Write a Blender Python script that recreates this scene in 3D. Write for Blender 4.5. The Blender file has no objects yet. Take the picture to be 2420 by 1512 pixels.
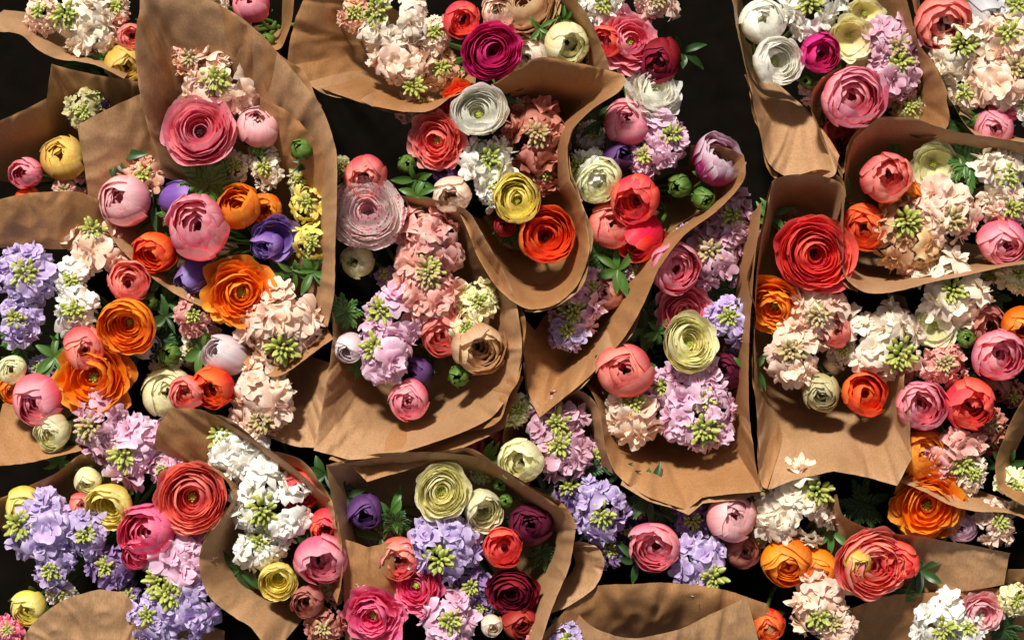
import bpy, math, random
import numpy as np
from mathutils import Vector, noise, Matrix

U = 0.0004            # metres per layout unit (a big ranunculus is about 7 cm across)
def W(x, y, h=0.0):
    return np.array([(x-1210)*U, (756-y)*U, h*U])
scene = bpy.context.scene
coll = scene.collection

# ------------------------------------------------------------------ materials
def lin(hx):
    o = []
    for i in (0, 2, 4):
        c = int(hx[i:i+2], 16)/255
        o.append(c/12.92 if c <= 0.04045 else ((c+0.055)/1.055)**2.4)
    return (o[0], o[1], o[2], 1)
class NT:
    def __init__(s, name):
        s.m = bpy.data.materials.new(name); s.m.use_nodes = True
        s.t = s.m.node_tree; s.t.nodes.clear()
    def n(s, typ, **k):
        nd = s.t.nodes.new(typ)
        for a, v in k.items(): setattr(nd, a, v)
        return nd
    def l(s, a, b): s.t.links.new(a, b)
    def mix(s, fac, a, b, mode='MIX'):
        nd = s.n('ShaderNodeMix', data_type='RGBA', blend_type=mode)
        for sock, v in ((nd.inputs[0], fac), (nd.inputs[6], a), (nd.inputs[7], b)):
            if isinstance(v, (float, int, tuple)): sock.default_value = v
            else: s.l(v, sock)
        return nd.outputs[2]
    def ramp(s, x, a, b, lo=0.0, hi=1.0):
        nd = s.n('ShaderNodeMapRange', interpolation_type='SMOOTHSTEP')
        nd.inputs[1].default_value = a; nd.inputs[2].default_value = b
        nd.inputs[3].default_value = lo; nd.inputs[4].default_value = hi
        s.l(x, nd.inputs[0]); return nd.outputs[0]

def petal_mat(name, main, center, edge, edge_from=0.8, speck=False, rough=0.48, transl=0.38, soft=1.0):
    T = NT(name)
    uv = T.n('ShaderNodeUVMap', uv_map='uv')
    sep = T.n('ShaderNodeSeparateXYZ'); T.l(uv.outputs[0], sep.inputs[0])
    lay = T.n('ShaderNodeAttribute', attribute_name='lay').outputs['Fac']
    rnd = T.n('ShaderNodeAttribute', attribute_name='rnd').outputs['Fac']
    mp = T.n('ShaderNodeMapping'); mp.inputs['Scale'].default_value = (22, 1.6, 1)
    T.l(uv.outputs[0], mp.inputs[0])
    ad = T.n('ShaderNodeVectorMath', operation='ADD'); T.l(mp.outputs[0], ad.inputs[0])
    cb = T.n('ShaderNodeCombineXYZ'); T.l(rnd, cb.inputs[2])
    sc = T.n('ShaderNodeVectorMath', operation='SCALE'); sc.inputs['Scale'].default_value = 37
    T.l(cb.outputs[0], sc.inputs[0]); T.l(sc.outputs[0], ad.inputs[1])
    ns = T.n('ShaderNodeTexNoise'); ns.inputs['Scale'].default_value = 1.0; ns.inputs['Detail'].default_value = 2
    T.l(ad.outputs[0], ns.inputs['Vector'])
    a, b = lin(main), lin(center)
    cen = tuple(0.45*p+0.55*q for p, q in zip(a, b))
    c = T.mix(T.ramp(lay, 0.0, 0.45), cen, a)
    c = T.mix(T.ramp(sep.outputs[1], edge_from, 1.0, 0, 0.85), c, lin(edge))
    if speck:
        f = T.n('ShaderNodeMath', operation='MULTIPLY')
        T.l(T.ramp(ns.outputs[0], 0.48, 0.58), f.inputs[0])
        T.l(T.ramp(sep.outputs[1], 0.84, 0.98, 0.0, 0.9), f.inputs[1])
        c = T.mix(f.outputs[0], c, lin(speck))
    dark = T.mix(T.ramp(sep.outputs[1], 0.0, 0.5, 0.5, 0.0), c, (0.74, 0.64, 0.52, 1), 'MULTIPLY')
    v = T.ramp(ns.outputs[0], 0.3, 0.72, 0.90 if soft else 0.75, 1.08)
    vv = T.n('ShaderNodeMath', operation='MULTIPLY'); T.l(v, vv.inputs[0])
    T.l(T.ramp(rnd, 0, 1, 0.9, 1.1), vv.inputs[1])
    hs = T.n('ShaderNodeHueSaturation'); T.l(dark, hs.inputs['Color']); T.l(vv.outputs[0], hs.inputs['Value'])
    T.l(T.ramp(rnd, 0, 1, 0.488, 0.510), hs.inputs['Hue'])
    bs = T.n('ShaderNodeBsdfPrincipled'); T.l(hs.outputs[0], bs.inputs['Base Color'])
    bs.inputs['Roughness'].default_value = rough
    bs.inputs['Specular IOR Level'].default_value = 0.32
    tr = T.n('ShaderNodeBsdfTranslucent'); T.l(hs.outputs[0], tr.inputs['Color'])
    mx = T.n('ShaderNodeMixShader'); mx.inputs[0].default_value = transl
    T.l(bs.outputs[0], mx.inputs[1]); T.l(tr.outputs[0], mx.inputs[2])
    out = T.n('ShaderNodeOutputMaterial'); T.l((mx if transl > 0 else bs).outputs[0], out.inputs[0])
    return T.m

def paper_mat(name, base, dark):
    T = NT(name)
    tc = T.n('ShaderNodeTexCoord')
    def nz(scale, det, rough=0.5, st=(1, 1, 1)):
        mp = T.n('ShaderNodeMapping'); mp.inputs['Scale'].default_value = st
        T.l(tc.outputs['Object'], mp.inputs[0])
        x = T.n('ShaderNodeTexNoise'); x.inputs['Scale'].default_value = scale
        x.inputs['Detail'].default_value = det; x.inputs['Roughness'].default_value = rough
        T.l(mp.outputs[0], x.inputs['Vector']); return x.outputs[0]
    fib = nz(620, 3, 0.8, (1, 0.3, 1)); blot = nz(12, 3)
    c = T.mix(T.ramp(blot, 0.3, 0.7), lin(base), lin(dark))
    c = T.mix(T.ramp(fib, 0.35, 0.7, 0.0, 0.42), c, (0.15, 0.08, 0.035, 1))
    bs = T.n('ShaderNodeBsdfPrincipled'); T.l(c, bs.inputs['Base Color'])
    bs.inputs['Roughness'].default_value = 0.58; bs.inputs['Specular IOR Level'].default_value = 0.32
    b2 = T.n('ShaderNodeBump'); b2.inputs['Strength'].default_value = 0.4; b2.inputs['Distance'].default_value = 0.0004
    T.l(fib, b2.inputs['Height']); T.l(b2.outputs[0], bs.inputs['Normal'])
    out = T.n('ShaderNodeOutputMaterial'); T.l(bs.outputs[0], out.inputs[0])
    return T.m

# name: (main, center, edge, words)
COL = {
 'pink': ('FC809A', 'F0587C', 'FFC4CC', 'pink'), 'ltpink': ('FCB8BE', 'F08CA0', 'FFDCDC', 'pale pink'),
 'coral': ('FF7A6C', 'F4544C', 'FFB4A6', 'coral'), 'hotpink': ('FC5892', 'E83478', 'FF9CBA', 'hot pink'),
 'mag': ('D81478', 'A80858', 'F050A0', 'magenta'), 'red': ('FA4448', 'D8242C', 'FF7E74', 'red'),
 'redor': ('FF5824', 'E03C10', 'FF8C50', 'red-orange'), 'orange': ('FF9212', 'FA7008', 'FFB448', 'orange'),
 'yellow': ('FFEC70', 'FAE45C', 'FFF8AC', 'yellow'), 'white': ('FFFCF2', 'FAF6DC', 'FFFEF8', 'white'),
 'cream': ('FEF0DA', 'F2DEB8', 'FFF8EC', 'cream'), 'pcream': ('FCDCC4', 'F2B698', 'FFEEE0', 'peach-cream'),
 'peach': ('F4BC98', 'E08E74', 'FADAC4', 'peach'), 'tan': ('E4B888', 'C4905C', 'F0D4AC', 'tan'),
 'lilac': ('CEB6E4', 'A488CE', 'EADFF6', 'lilac'), 'lpink': ('F0C2DA', 'D094BA', 'FAE4F0', 'lilac-pink'),
 'mauve': ('DEACC0', 'B67C9A', 'F0D2DE', 'mauve'), 'dpink': ('F0AEA2', 'D0807A', 'FAD2C8', 'dusty pink'),
 'dcoral': ('C87E6A', '985046', 'E09C8C', 'dusty coral'), 'purple': ('8A62BC', '4C2870', 'B496D8', 'purple'),
 'dpurple': ('643C78', '2C1434', '88609C', 'dark purple'), 'plum': ('601830', '2C0A18', '843050', 'dark plum'),
 'burg': ('801424', '3C0814', 'A8304A', 'burgundy'), 'cyel': ('FFF9C0', 'FCF2A0', 'FFFCDC', 'cream-yellow'),
 'lime': ('F8F6C6', 'E6E8A0', 'FDFCDE', 'greenish cream'), 'must': ('ECC658', 'C49C34', 'FADF84', 'mustard yellow'),
 'dred': ('B02C2C', '701820', 'D05048', 'dark red'), 'dlilac': ('9C7CB2', '6C5282', 'BCA2CE', 'dark lilac'),
 'wmauve': ('F2E0E4', 'CCACBA', 'FAF4F4', 'white-mauve'), 'gwhite': ('DEDEE2', 'B4B8C4', 'F2F2F4', 'greyish white'),
 'speck': ('FFF6F0', 'F49CB8', 'FFF8F4', 'white pink-speckled'), 'pwhite': ('BC2C78', '88184C', 'FAECF4', 'purple and white'),
 'olive': ('D4CC90', '9C9458', 'E6DEB8', 'olive-cream'), 'grn': ('5A7E32', '42641E', '84A44E', 'green'),
 'tulred': ('FA2834', 'CC101E', 'FF5850', 'bright red'), 'dbrown': ('A4745C', '70483C', 'C0947C', 'brownish peach'),
}
_m = {}
def pm(c, st=False):
    k = (c, st)
    if k not in _m:
        a = COL[c]
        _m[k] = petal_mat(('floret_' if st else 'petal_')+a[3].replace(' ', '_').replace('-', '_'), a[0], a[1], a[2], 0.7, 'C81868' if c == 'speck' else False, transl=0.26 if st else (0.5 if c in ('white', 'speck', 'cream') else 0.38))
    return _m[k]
M_bud = petal_mat('bud_green_yellow', 'B0B458', '708C38', 'D8D484', 0.55, transl=0.0)
M_budp = petal_mat('bud_pink_green', 'BCAC74', '849848', 'E4B0A0', 0.5, transl=0.0)
M_leaf = petal_mat('leaf_green', '507834', '385C20', '749C58', 0.8, transl=0.0, rough=0.4, soft=0)
M_leafd = petal_mat('leaf_dark_green', '345226', '223A18', '4C7044', 0.8, transl=0.0, rough=0.38, soft=0)
M_stem = petal_mat('stem_green', '5C7C34', '4C6C2C', '6C8C3C', 0.9, transl=0.0)
M_eye = petal_mat('flower_centre_green', '9CA840', '5C6C20', 'B8C050', 0.6, transl=0.0)
M_eyed = petal_mat('flower_centre_dark', '30141C', '180810', '402028', 0.6, transl=0.0)
M_papers = [paper_mat('kraft_paper', 'C0966E', 'AA8058'), paper_mat('kraft_paper_warm', 'B88658', 'A27246')]

# ------------------------------------------------------------------ mesh helpers
def patches_mesh(name, P, lay, rnd, mat):
    vs, uvs, la, rn, allf = [], [], [], [], []
    base = 0
    for p, l_, r_ in zip(P, lay, rnd):
        nu, nv = p.shape[:2]
        vs.append(p.reshape(-1, 3))
        i = np.arange(nu-1)[:, None]*nv + np.arange(nv-1)[None, :]
        allf.append(np.stack([i, i+nv, i+nv+1, i+1], -1).reshape(-1, 4) + base)
        uu, vv = np.meshgrid(np.linspace(0, 1, nu), np.linspace(0, 1, nv), indexing='ij')
        uvs.append(np.stack([uu, vv], -1).reshape(-1, 2))
        la.append(np.full(nu*nv, l_)); rn.append(np.full(nu*nv, r_))
        base += nu*nv
    V = np.concatenate(vs).astype(np.float32); Fc = np.concatenate(allf).astype(np.int32)
    uvp = np.concatenate(uvs).astype(np.float32)
    me = bpy.data.meshes.new(name)
    me.vertices.add(len(V)); me.vertices.foreach_set('co', V.ravel())
    me.loops.add(Fc.size); me.loops.foreach_set('vertex_index', Fc.ravel())
    me.polygons.add(len(Fc)); me.polygons.foreach_set('loop_start', np.arange(0, Fc.size, 4, dtype=np.int32))
    me.update(calc_edges=True)
    me.polygons.foreach_set('use_smooth', np.ones(len(Fc), dtype=bool))
    ul = me.uv_layers.new(name='uv'); ul.data.foreach_set('uv', uvp[Fc.ravel()].ravel())
    for nm, arr in (('lay', la), ('rnd', rn)):
        a = me.attributes.new(nm, 'FLOAT', 'POINT'); a.data.foreach_set('value', np.concatenate(arr).astype(np.float32))
    me.materials.append(mat)
    return me
def part(name, me, parent, loc=(0, 0, 0)):
    o = bpy.data.objects.new(name, me); coll.objects.link(o)
    if parent is not None: o.parent = parent
    o.location = loc
    return o
def axis_rot(tx, ty, spin):
    n = np.array([tx, ty, 0.0]); m = math.hypot(tx, ty)
    if m > 0.97: n *= 0.97/m; m = 0.97
    n[2] = math.sqrt(1-m*m)
    q = Vector((0, 0, 1)).rotation_difference(Vector(n))
    R = np.array(q.to_matrix())
    c, s = math.cos(spin), math.sin(spin)
    return R @ np.array([[c, -s, 0], [s, c, 0], [0, 0, 1]])
def rotv(ax, ang): return np.array(Matrix.Rotation(ang, 3, Vector(ax)))

D = math.radians
def rosette(rng, K, th_in, th_out, zs, eye=0.0, ruf=0.03, npet=None, wide=1.35, side=0.14, curl=0.0, jit=4, rmin=0.16, point=0.0, fp=0.9):
    """closed ball of overlapping petals (buds, tulips)"""
    P, L, Rn = [], [], []
    for k in range(K):
        f = (k+0.5)/K
        R0 = rmin+eye+(1-rmin-eye)*(k/(max(K-1, 1)))**fp
        n = npet or (3 if f < 0.35 else (4 if f < 0.6 else 5))
        th = D(th_in + (th_out-th_in)*f**0.9)
        off = rng.random()*6.28
        for j in range(n):
            w = math.pi/n*wide*rng.uniform(0.85, 1.15)
            nu, nv = (11, 10) if f > 0.3 else (8, 9)
            u = np.linspace(-1, 1, nu)[:, None]; t = np.linspace(0, 1, nv)[None, :]
            tm = th*rng.uniform(0.93, 1.04)
            ph = rng.random()*6.28; ph2 = rng.random()*6.28
            tip = 1-side*np.abs(u)**2.4 + 0.02*np.sin(5*u+ph) + point*(1-np.abs(u))
            thg = 0.25+(tm*tip-0.25)*t
            phi = off + j*2*math.pi/n + u*w*(0.35+0.65*t**0.6) + rng.uniform(-.1, .1)
            r = R0*(1+0.055*u*np.ones_like(t) + ruf*np.sin(3.2*u+ph)*t**2 + ruf*0.5*np.sin(7*u+ph2)*t**3 + curl*t**4)
            r = r*rng.uniform(0.97, 1.03)
            x = r*np.sin(thg)*np.cos(phi); y = r*np.sin(thg)*np.sin(phi); z = -r*np.cos(thg)*zs
            p = np.stack([x, y, z], -1)
            p = p @ rotv((rng.uniform(-1, 1), rng.uniform(-1, 1), 0.01), D(rng.uniform(-jit, jit))).T
            P.append(p); L.append(f); Rn.append(rng.random())
    return P, L, Rn
def bloom(rng, K, a_in, a_out, ruf=0.03, jit=4, rmin=0.17, fp=0.85, side=0.13, z0=0.28, wide=1.35, tipcurl=0.0, apow=1.0):
    """open flower: inner petals curl over, outer petals spread"""
    P, L, Rn = [], [], []
    ecc = rng.uniform(-.06, .06), rng.uniform(-.06, .06)
    for k in range(K):
        f = (k+0.5)/K
        n = 3 if f < 0.3 else (4 if f < 0.5 else (5 if f < .8 else 6))
        Rk = rmin+(1-rmin)*(k/(K-1))**fp
        off = rng.random()*6.28
        for j in range(n):
            a1 = D(a_in+(a_out-a_in)*f**apow+rng.uniform(-9, 9)); a0 = D(5)
            s = np.linspace(0, 1.15, 50); al = a0+(a1-a0)*s**0.9
            ds = s[1]-s[0]
            rho = np.cumsum(np.cos(al))*ds; zz = np.cumsum(np.sin(al))*ds
            m = rho[s <= 1].max(); ln = (Rk-0.03)/m*rng.uniform(.96, 1.035)
            rho = 0.03+rho*ln; zz = zz*ln + z0*(1-f)-0.36
            w = math.pi/n*wide*rng.uniform(0.8, 1.2)
            nu, nv = (12, 10) if f > 0.3 else (8, 9)
            u = np.linspace(-1, 1, nu)[:, None]; t = np.linspace(0, 1, nv)[None, :]
            ph, ph2 = rng.random()*6.28, rng.random()*6.28
            tip = 1-side*np.abs(u)**2.4 + 0.018*np.sin(5*u+ph) - 0.03*np.exp(-(u*5)**2)*(rng.random() < .4)
            ss = t*tip*rng.uniform(.94, 1.06)
            r = np.interp(ss, s, rho); z = np.interp(ss, s, zz)
            q = 1+0.05*u*(1-0.5*f)+ruf*np.sin(3.2*u+ph)*t**2+ruf*.6*np.sin(7.5*u+ph2)*t**3
            phi = off + j*2*math.pi/n + u*w*(0.35+0.65*t**0.6) + rng.uniform(-.12, .12)
            r = r*q
            z = z+0.045*u*f + ruf*1.3*f*np.sin(4.2*u+ph2)*t**2 - tipcurl*f*t**5 + ruf*.6*np.sin(9*u+ph)*t**4
            p = np.stack([r*np.cos(phi)+ecc[0]*(1-f), r*np.sin(phi)+ecc[1]*(1-f), z], -1)
            p = p @ rotv((rng.uniform(-1, 1), rng.uniform(-1, 1), 0.01), D(rng.uniform(-jit, jit))).T
            P.append(p); L.append(f); Rn.append(rng.random())
    return P, L, Rn
def sphere_patch(c, rad, zs=1.0, nu=8, nv=6, R=None, taper=0.0):
    a = np.linspace(0, 2*math.pi, nu)[:, None]; b = np.linspace(0, math.pi, nv)[None, :]
    w = np.sin(b)*(1-taper*(0.5-0.5*np.cos(b)))
    p = np.stack([w*np.cos(a), w*np.sin(a), -np.cos(b)*zs*np.ones_like(a)], -1)*rad
    if R is not None: p = p @ R.T
    return p + np.array(c)
def tube(p0, p1, p2, r0, r1, nu=7, nv=9):
    t = np.linspace(0, 1, nv)
    c = (1-t)[:, None]**2*p0 + 2*((1-t)*t)[:, None]*p1 + t[:, None]**2*p2
    a = np.linspace(0, 2*math.pi, nu)
    tg = np.gradient(c, axis=0); tg /= np.linalg.norm(tg, axis=1)[:, None]+1e-9
    s = np.cross(tg, np.array([0.31, 0.95, 0.05])); s /= np.linalg.norm(s, axis=1)[:, None]
    b = np.cross(tg, s)
    rr = r0+(r1-r0)*t
    return c[None]+rr[None, :, None]*(np.cos(a)[:, None, None]*s[None]+np.sin(a)[:, None, None]*b[None])
def sepals(rng, n, th, R, zs, w=0.35):
    P = []
    for j in range(n):
        u = np.linspace(-1, 1, 6)[:, None]; t = np.linspace(0, 1, 7)[None, :]
        tg = 0.02+th*t*rng.uniform(.85, 1.1)
        ww = w*np.sin(math.pi*(0.25+0.72*t))/(0.25+np.sin(tg))
        phi = j*2*math.pi/n + u*ww*0.9
        r = R*(1.03+0.08*t**2)
        P.append(np.stack([r*np.sin(tg)*np.cos(phi), r*np.sin(tg)*np.sin(phi), -r*np.cos(tg)*zs*np.ones_like(u)], -1))
    return P

BC = [(560,560),(100,400),(250,820),(230,1260),(680,1270),(1060,1300),(1000,760),(1200,440),(1120,60),(1520,420),(1490,110),
      (1610,850),(1950,800),(2200,500),(1860,80),(2050,200),(2320,150),(2250,880),(1960,1360),(1320,1040),(1620,1280),(180,60),(600,-20),(2280,1460)]
BASE_H = -560
def nearest(x, y): return min(BC, key=lambda c: (c[0]-x)**2+(c[1]-y)**2)
GROUPS = {'ranunculus_flower': 'ranunculus flowers in the paper bouquets', 'stock_flower': 'stock flowers in the paper bouquets',
          'tulip_flower': 'tulips in the paper bouquets', 'anemone_flower': 'anemones in the paper bouquets',
          'flower_bud': 'green flower buds in the paper bouquets', 'leafy_sprig': 'leafy sprigs in the paper bouquets'}
def root(name, label, cat, x, y, seed):
    b = nearest(x, y)
    rng = random.Random(seed)
    bx, by = b[0]+(x-b[0])*0.12+rng.uniform(-8, 8), b[1]+(y-b[1])*0.12+rng.uniform(-8, 8)
    e = bpy.data.objects.new(name, None); e.empty_display_size = 0.01; coll.objects.link(e)
    e.location = W(bx, by, BASE_H)
    e['label'] = label; e['category'] = cat; e['group'] = GROUPS[name]
    return e, W(bx, by, BASE_H)
def stem(e, base, head, tdir, r=4.5):
    rel = head-base
    mid = rel - tdir*0.05 - np.array([0, 0, 0.03])
    part('stem', patches_mesh('stem', [tube(rel, mid, np.zeros(3), r*U, r*1.2*U)], [1], [0.5], M_stem), e)

seedc = [100]
def flower(kind, x, y, r, col, tx=None, ty=None, h=None, eye=0, bx=0.0, by=-0.1, st=1.0):
    seedc[0] += 1
    sd = seedc[0]; rng = random.Random(sd)
    if tx is None: tx = rng.uniform(-.3, .3)
    if ty is None: ty = rng.uniform(-.5, .1)
    else: ty = -ty
    if h is None: h = 0
    if kind in 'CB': r *= 1.03*rng.uniform(.96, 1.04)
    if kind == 'S': r *= 1.1
    if kind == 'G': r *= 0.8
    spin = rng.random()*6.28
    R = axis_rot(tx, ty, spin); ax = R @ np.array([0, 0, 1.0])
    cw = COL[col][3] if col in COL else ''
    head = W(x, y, h)
    def fin(P): return [(p @ R.T)*(r*U) for p in P]
    if kind in 'RBTAOC':
        name, cat, desc = {'R': ('ranunculus_flower', 'flower', 'ranunculus in full bloom'), 'O': ('ranunculus_flower', 'flower', 'ranunculus with loose ruffled petals'),
                           'B': ('ranunculus_flower', 'flower', 'half-closed round ranunculus'), 'C': ('ranunculus_flower', 'flower', 'cup-shaped ranunculus'),
                           'T': ('tulip_flower', 'flower', 'tulip with closed petals'), 'A': ('anemone_flower', 'flower', 'anemone with broad petals')}[kind]
        e, base = root(name, f'{cw} {desc} in a kraft-paper bouquet', cat, x, y, sd)
        zs = 0.85
        ain = 128 if eye else 160
        if kind == 'R': P, L, Q = bloom(rng, 14, ain, rng.uniform(50, 72), ruf=0.03, jit=5, rmin=0.22 if eye else 0.16, tipcurl=0.03)
        elif kind == 'C' and eye: P, L, Q = bloom(rng, 11, ain+8, rng.uniform(92, 106), ruf=0.03, jit=6, rmin=0.22, z0=0.08, fp=0.78)
        elif kind == 'C': P, L, Q = bloom(rng, 9, 158, rng.uniform(108, 130), ruf=0.035, jit=7, rmin=0.2, z0=0.05, fp=0.7, wide=1.45)
        elif kind == 'O': P, L, Q = bloom(rng, 10, 135, 45, ruf=0.07, jit=9, rmin=0.22, side=0.2, tipcurl=0.1)
        elif kind == 'A': P, L, Q = bloom(rng, 4, 75, 45, ruf=0.055, jit=8, rmin=0.7, side=0.22, z0=0.05)
        elif kind == 'B':
            zs = 0.98; P, L, Q = rosette(rng, 7, 166, rng.uniform(126, 146), 0.98, ruf=0.035, npet=4, wide=1.35, side=0.2, jit=8, rmin=0.4, fp=0.7)
        else:
            zs = 1.3; P, L, Q = rosette(rng, 4, 165, 142, 1.3, ruf=0.05, npet=3, wide=1.25, side=0.22, jit=8, rmin=0.62, curl=0.06, fp=0.7)
        q1, q2 = rng.uniform(.88, 1.06), rng.uniform(.88, 1.06)
        P = [p*np.array([q1, q2, 1]) for p in P]
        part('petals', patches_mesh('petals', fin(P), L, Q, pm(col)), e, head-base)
        if kind in 'RAOC' and (eye or kind in 'AO'):
            mt = M_eyed if eye == 2 or kind == 'A' and eye != 1 else M_eye
            zz = 0.06 if kind != 'A' else -0.2
            ey = [sphere_patch((0, 0, zz), 0.13, 0.8)]
            for i in range(12):
                a = i*2.4; q = 0.13*math.sqrt(i/12)
                ey.append(sphere_patch((q*math.cos(a), q*math.sin(a), zz+0.09), 0.03, 1.3, 7, 5))
            part('flower_center', patches_mesh('flower_center', fin(ey), [1]*13, [rng.random() for _ in ey], mt), e, head-base)
        if kind in 'RBCO':
            part('calyx', patches_mesh('calyx', fin(sepals(rng, 5, D(80 if kind == 'B' else 50), 1.0 if kind == 'B' else .75, zs if kind == 'B' else .6)), [1]*5, [rng.random()]*5, M_leaf), e, head-base)
        stem(e, base, head-ax*r*U*(0.9*zs if kind in 'BT' else 0.36), ax)
    elif kind == 'G':
        e, base = root('flower_bud', 'small round green unopened flower bud on its stem', 'flower bud', x, y, sd)
        P, L, Q = rosette(rng, 3, 170, 150, 1.1, ruf=0.05, npet=4, wide=1.3, side=0.28, jit=8, rmin=0.75, curl=-.05)
        part('bud', patches_mesh('bud', fin(P), L, Q, pm('grn')), e, head-base)
        part('calyx', patches_mesh('calyx', fin(sepals(rng, 5, D(120), 1.02, 1.05, 0.5)), [1]*5, [rng.random()]*5, M_leaf), e, head-base)
        stem(e, base, head-ax*r*U*0.9, ax, 4)
    elif kind in 'SH':
        lab = f'{cw} stock flower with ruffled florets and green buds' if kind == 'S' else f'{cw} hyacinth-like spike of loose star florets'
        e, base = root('stock_flower', lab, 'flower', x, y, sd)
        fr = min(max(r*0.46, 20), 41)
        n = int(3.1*(r/fr)**2*(0.8 if kind == 'S' else 0.6))
        P, L, Q = [], [], []
        b2 = np.array([bx, -by])
        elx, ely = rng.uniform(.84, 1.04), rng.uniform(.95, 1.2)*st
        for i in range(n):
            z = 1-(i+0.5)/n*1.15
            a = i*2.39996+rng.uniform(-.4, .4)+spin
            q = math.sqrt(max(0, 1-z*z))
            c = np.array([q*math.cos(a), q*math.sin(a), z*0.75])
            dist = math.hypot(c[0]*.8-b2[0], c[1]*.8-b2[1])
            if dist < 0.24 and z > -0.05: continue
            nr = Vector(c+np.array([rng.uniform(-.5, .5), rng.uniform(-.5, .5), 0.2])).normalized()
            Rf = np.array(Vector((0, 0, 1)).rotation_difference(nr).to_matrix())
            c = c*np.array([elx, ely, 1])*(r-fr*0.7)*rng.uniform(0.74, 1.18)
            s_f = fr*rng.uniform(0.75, 1.25)*(0.68 if dist < 0.45 else 1)
            sp = rng.random()*6.28
            lays = [(5, 10, 1.0), (4, 45, .78), (2, 70, .5)] if kind == 'S' else [(6, 20, 1.05)]
            rf = rng.random()
            for (m, el, ln) in lays:
                for j in range(m):
                    u = np.linspace(-1, 1, 8)[:, None]; v = np.linspace(0, 1, 7)[None, :]
                    phi = sp + j*6.283/m + rng.uniform(-.3, .3) + el
                    l = s_f*ln*rng.uniform(.8, 1.15)
                    wd = l*(0.60 if kind == 'S' else 0.25)*np.sin(math.pi*(0.05+0.66*v))
                    ee = D(el+rng.uniform(-16, 16))
                    ph = rng.random()*6.28; amp = rng.uniform(.10, .26)*l if kind == 'S' else 0.05*l
                    notch = 1-0.14*np.exp(-(u*3)**2)*v**3-0.15*np.abs(u)**3*v
                    rad = v*l*notch
                    dr = rng.uniform(0.15, 0.8)
                    X = rad*math.cos(ee)+ 0.12*l*np.sin(ee)*v**2
                    Z = rad*math.sin(ee)-dr*l*v**2.5*0.6 + amp*v**1.4*np.sin(3.0*u+ph)+amp*0.4*v**2*np.sin(6.5*u+2*ph) + 0.2*l*u**2*v*(1 if el > 30 else -.2)
                    Y = u*wd + amp*0.4*v*np.sin(5*v+ph)
                    cp, sp_ = math.cos(phi), math.sin(phi)
                    p = np.stack([X*cp-Y*sp_, X*sp_+Y*cp, Z], -1) @ Rf.T + c
                    P.append(p*U); L.append(0.2+0.8*min(1, rf*0.6+ln*0.5)); Q.append(min(1, max(0, rf*0.6+rng.random()*0.4)))
        Rt = axis_rot(tx*0.6, ty*0.6, 0)
        P = [p @ Rt.T for p in P]
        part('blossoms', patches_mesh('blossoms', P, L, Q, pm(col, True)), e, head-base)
        nb = int(12+r*0.16); BP = []
        bc = np.array([bx*r*.85, -by*r*st*.85, 0.53*r*math.sqrt(max(0.1, 1-bx*bx-by*by))])
        for i in range(nb):
            a = i*2.4+spin+rng.uniform(-.4, .4); q = math.sqrt((i+.3)/nb)*rng.uniform(.85, 1.2)
            rad = (r*0.042+2.4)*(0.65+0.6*q)*rng.uniform(.8, 1.2)
            c = bc+np.array([q*math.cos(a)*r*0.31, q*math.sin(a)*r*0.31, (1-q*q)*r*0.24])
            nr = Vector((q*math.cos(a)*1.3+rng.uniform(-.3, .3), q*math.sin(a)*1.3+rng.uniform(-.3, .3), 0.8))
            Rb = np.array(Vector((0, 0, 1)).rotation_difference(nr).to_matrix())
            BP.append(sphere_patch(c, rad, 1.75, 8, 7, Rb, 0.35)*U)
        BP = [p @ Rt.T for p in BP]
        part('bud_cluster', patches_mesh('bud_cluster', BP, [rng.random()*.6 for _ in BP], [rng.random() for _ in BP],
             M_budp if col in ('peach', 'dpink', 'pcream', 'dcoral', 'mauve') and rng.random() < .6 else M_bud), e, head-base)
        stem(e, base, head-np.array([0, 0, r*0.3*U]), ax*0.2, 5)
    elif kind in 'LN':
        e, base = root('leafy_sprig', 'deeply cut green leaf among the flowers' if kind == 'L' else 'narrow green leaves between the flowers', 'leaf', x, y, sd)
        P = []
        if kind == 'L':
            n = 8
            for j in range(n):
                a = spin+j*6.283/n+rng.uniform(-.3, .3); L0 = rng.uniform(.7, 1.1)
                for kk in range(9):
                    s0 = kk/9; sgn = (-1)**kk
                    bpz = np.array([math.cos(a), math.sin(a), 0.3-0.25*s0])*s0*L0*0.8
                    aa = a+sgn*(0.75-0.5*s0)*(0 if kk == 8 else 1)
                    ll = 0.40*(1.1-s0*0.5)
                    u = np.linspace(-1, 1, 4)[:, None]; v = np.linspace(0, 1, 5)[None, :]
                    wd = 0.085*np.sin(math.pi*(0.15+0.82*v))
                    X = v*ll+0*u; Y = u*wd; Z = 0.25*v*ll*rng.uniform(-1, 1.4)-0.05*u**2
                    P.append(np.stack([bpz[0]+X*math.cos(aa)-Y*math.sin(aa), bpz[1]+X*math.sin(aa)+Y*math.cos(aa), bpz[2]+Z+0*X], -1))
        else:
            n = 6
            for j in range(n):
                a = spin+j*6.283/n+rng.uniform(-.4, .4); ll = rng.uniform(.8, 1.25); el = rng.uniform(.1, .7)
                u = np.linspace(-1, 1, 5)[:, None]; v = np.linspace(0, 1, 10)[None, :]
                wd = rng.uniform(.11, .18)*np.sin(math.pi*(0.08+0.9*v))
                bend = a+rng.uniform(-.5, .5)*v
                X = v*ll*math.cos(el); Z = v*ll*math.sin(el)-0.35*v**2*ll+0.35*np.abs(u)*wd
                P.append(np.stack([X*np.cos(bend)-u*wd*np.sin(bend), X*np.sin(bend)+u*wd*np.cos(bend), Z+0*u], -1))
        part('leaf', patches_mesh('leaf', fin(P), [rng.random() for _ in P], [rng.random() for _ in P], M_leaf if col != 'd' else M_leafd), e, head-base)
        stem(e, base, head, ax, 3)

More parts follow.
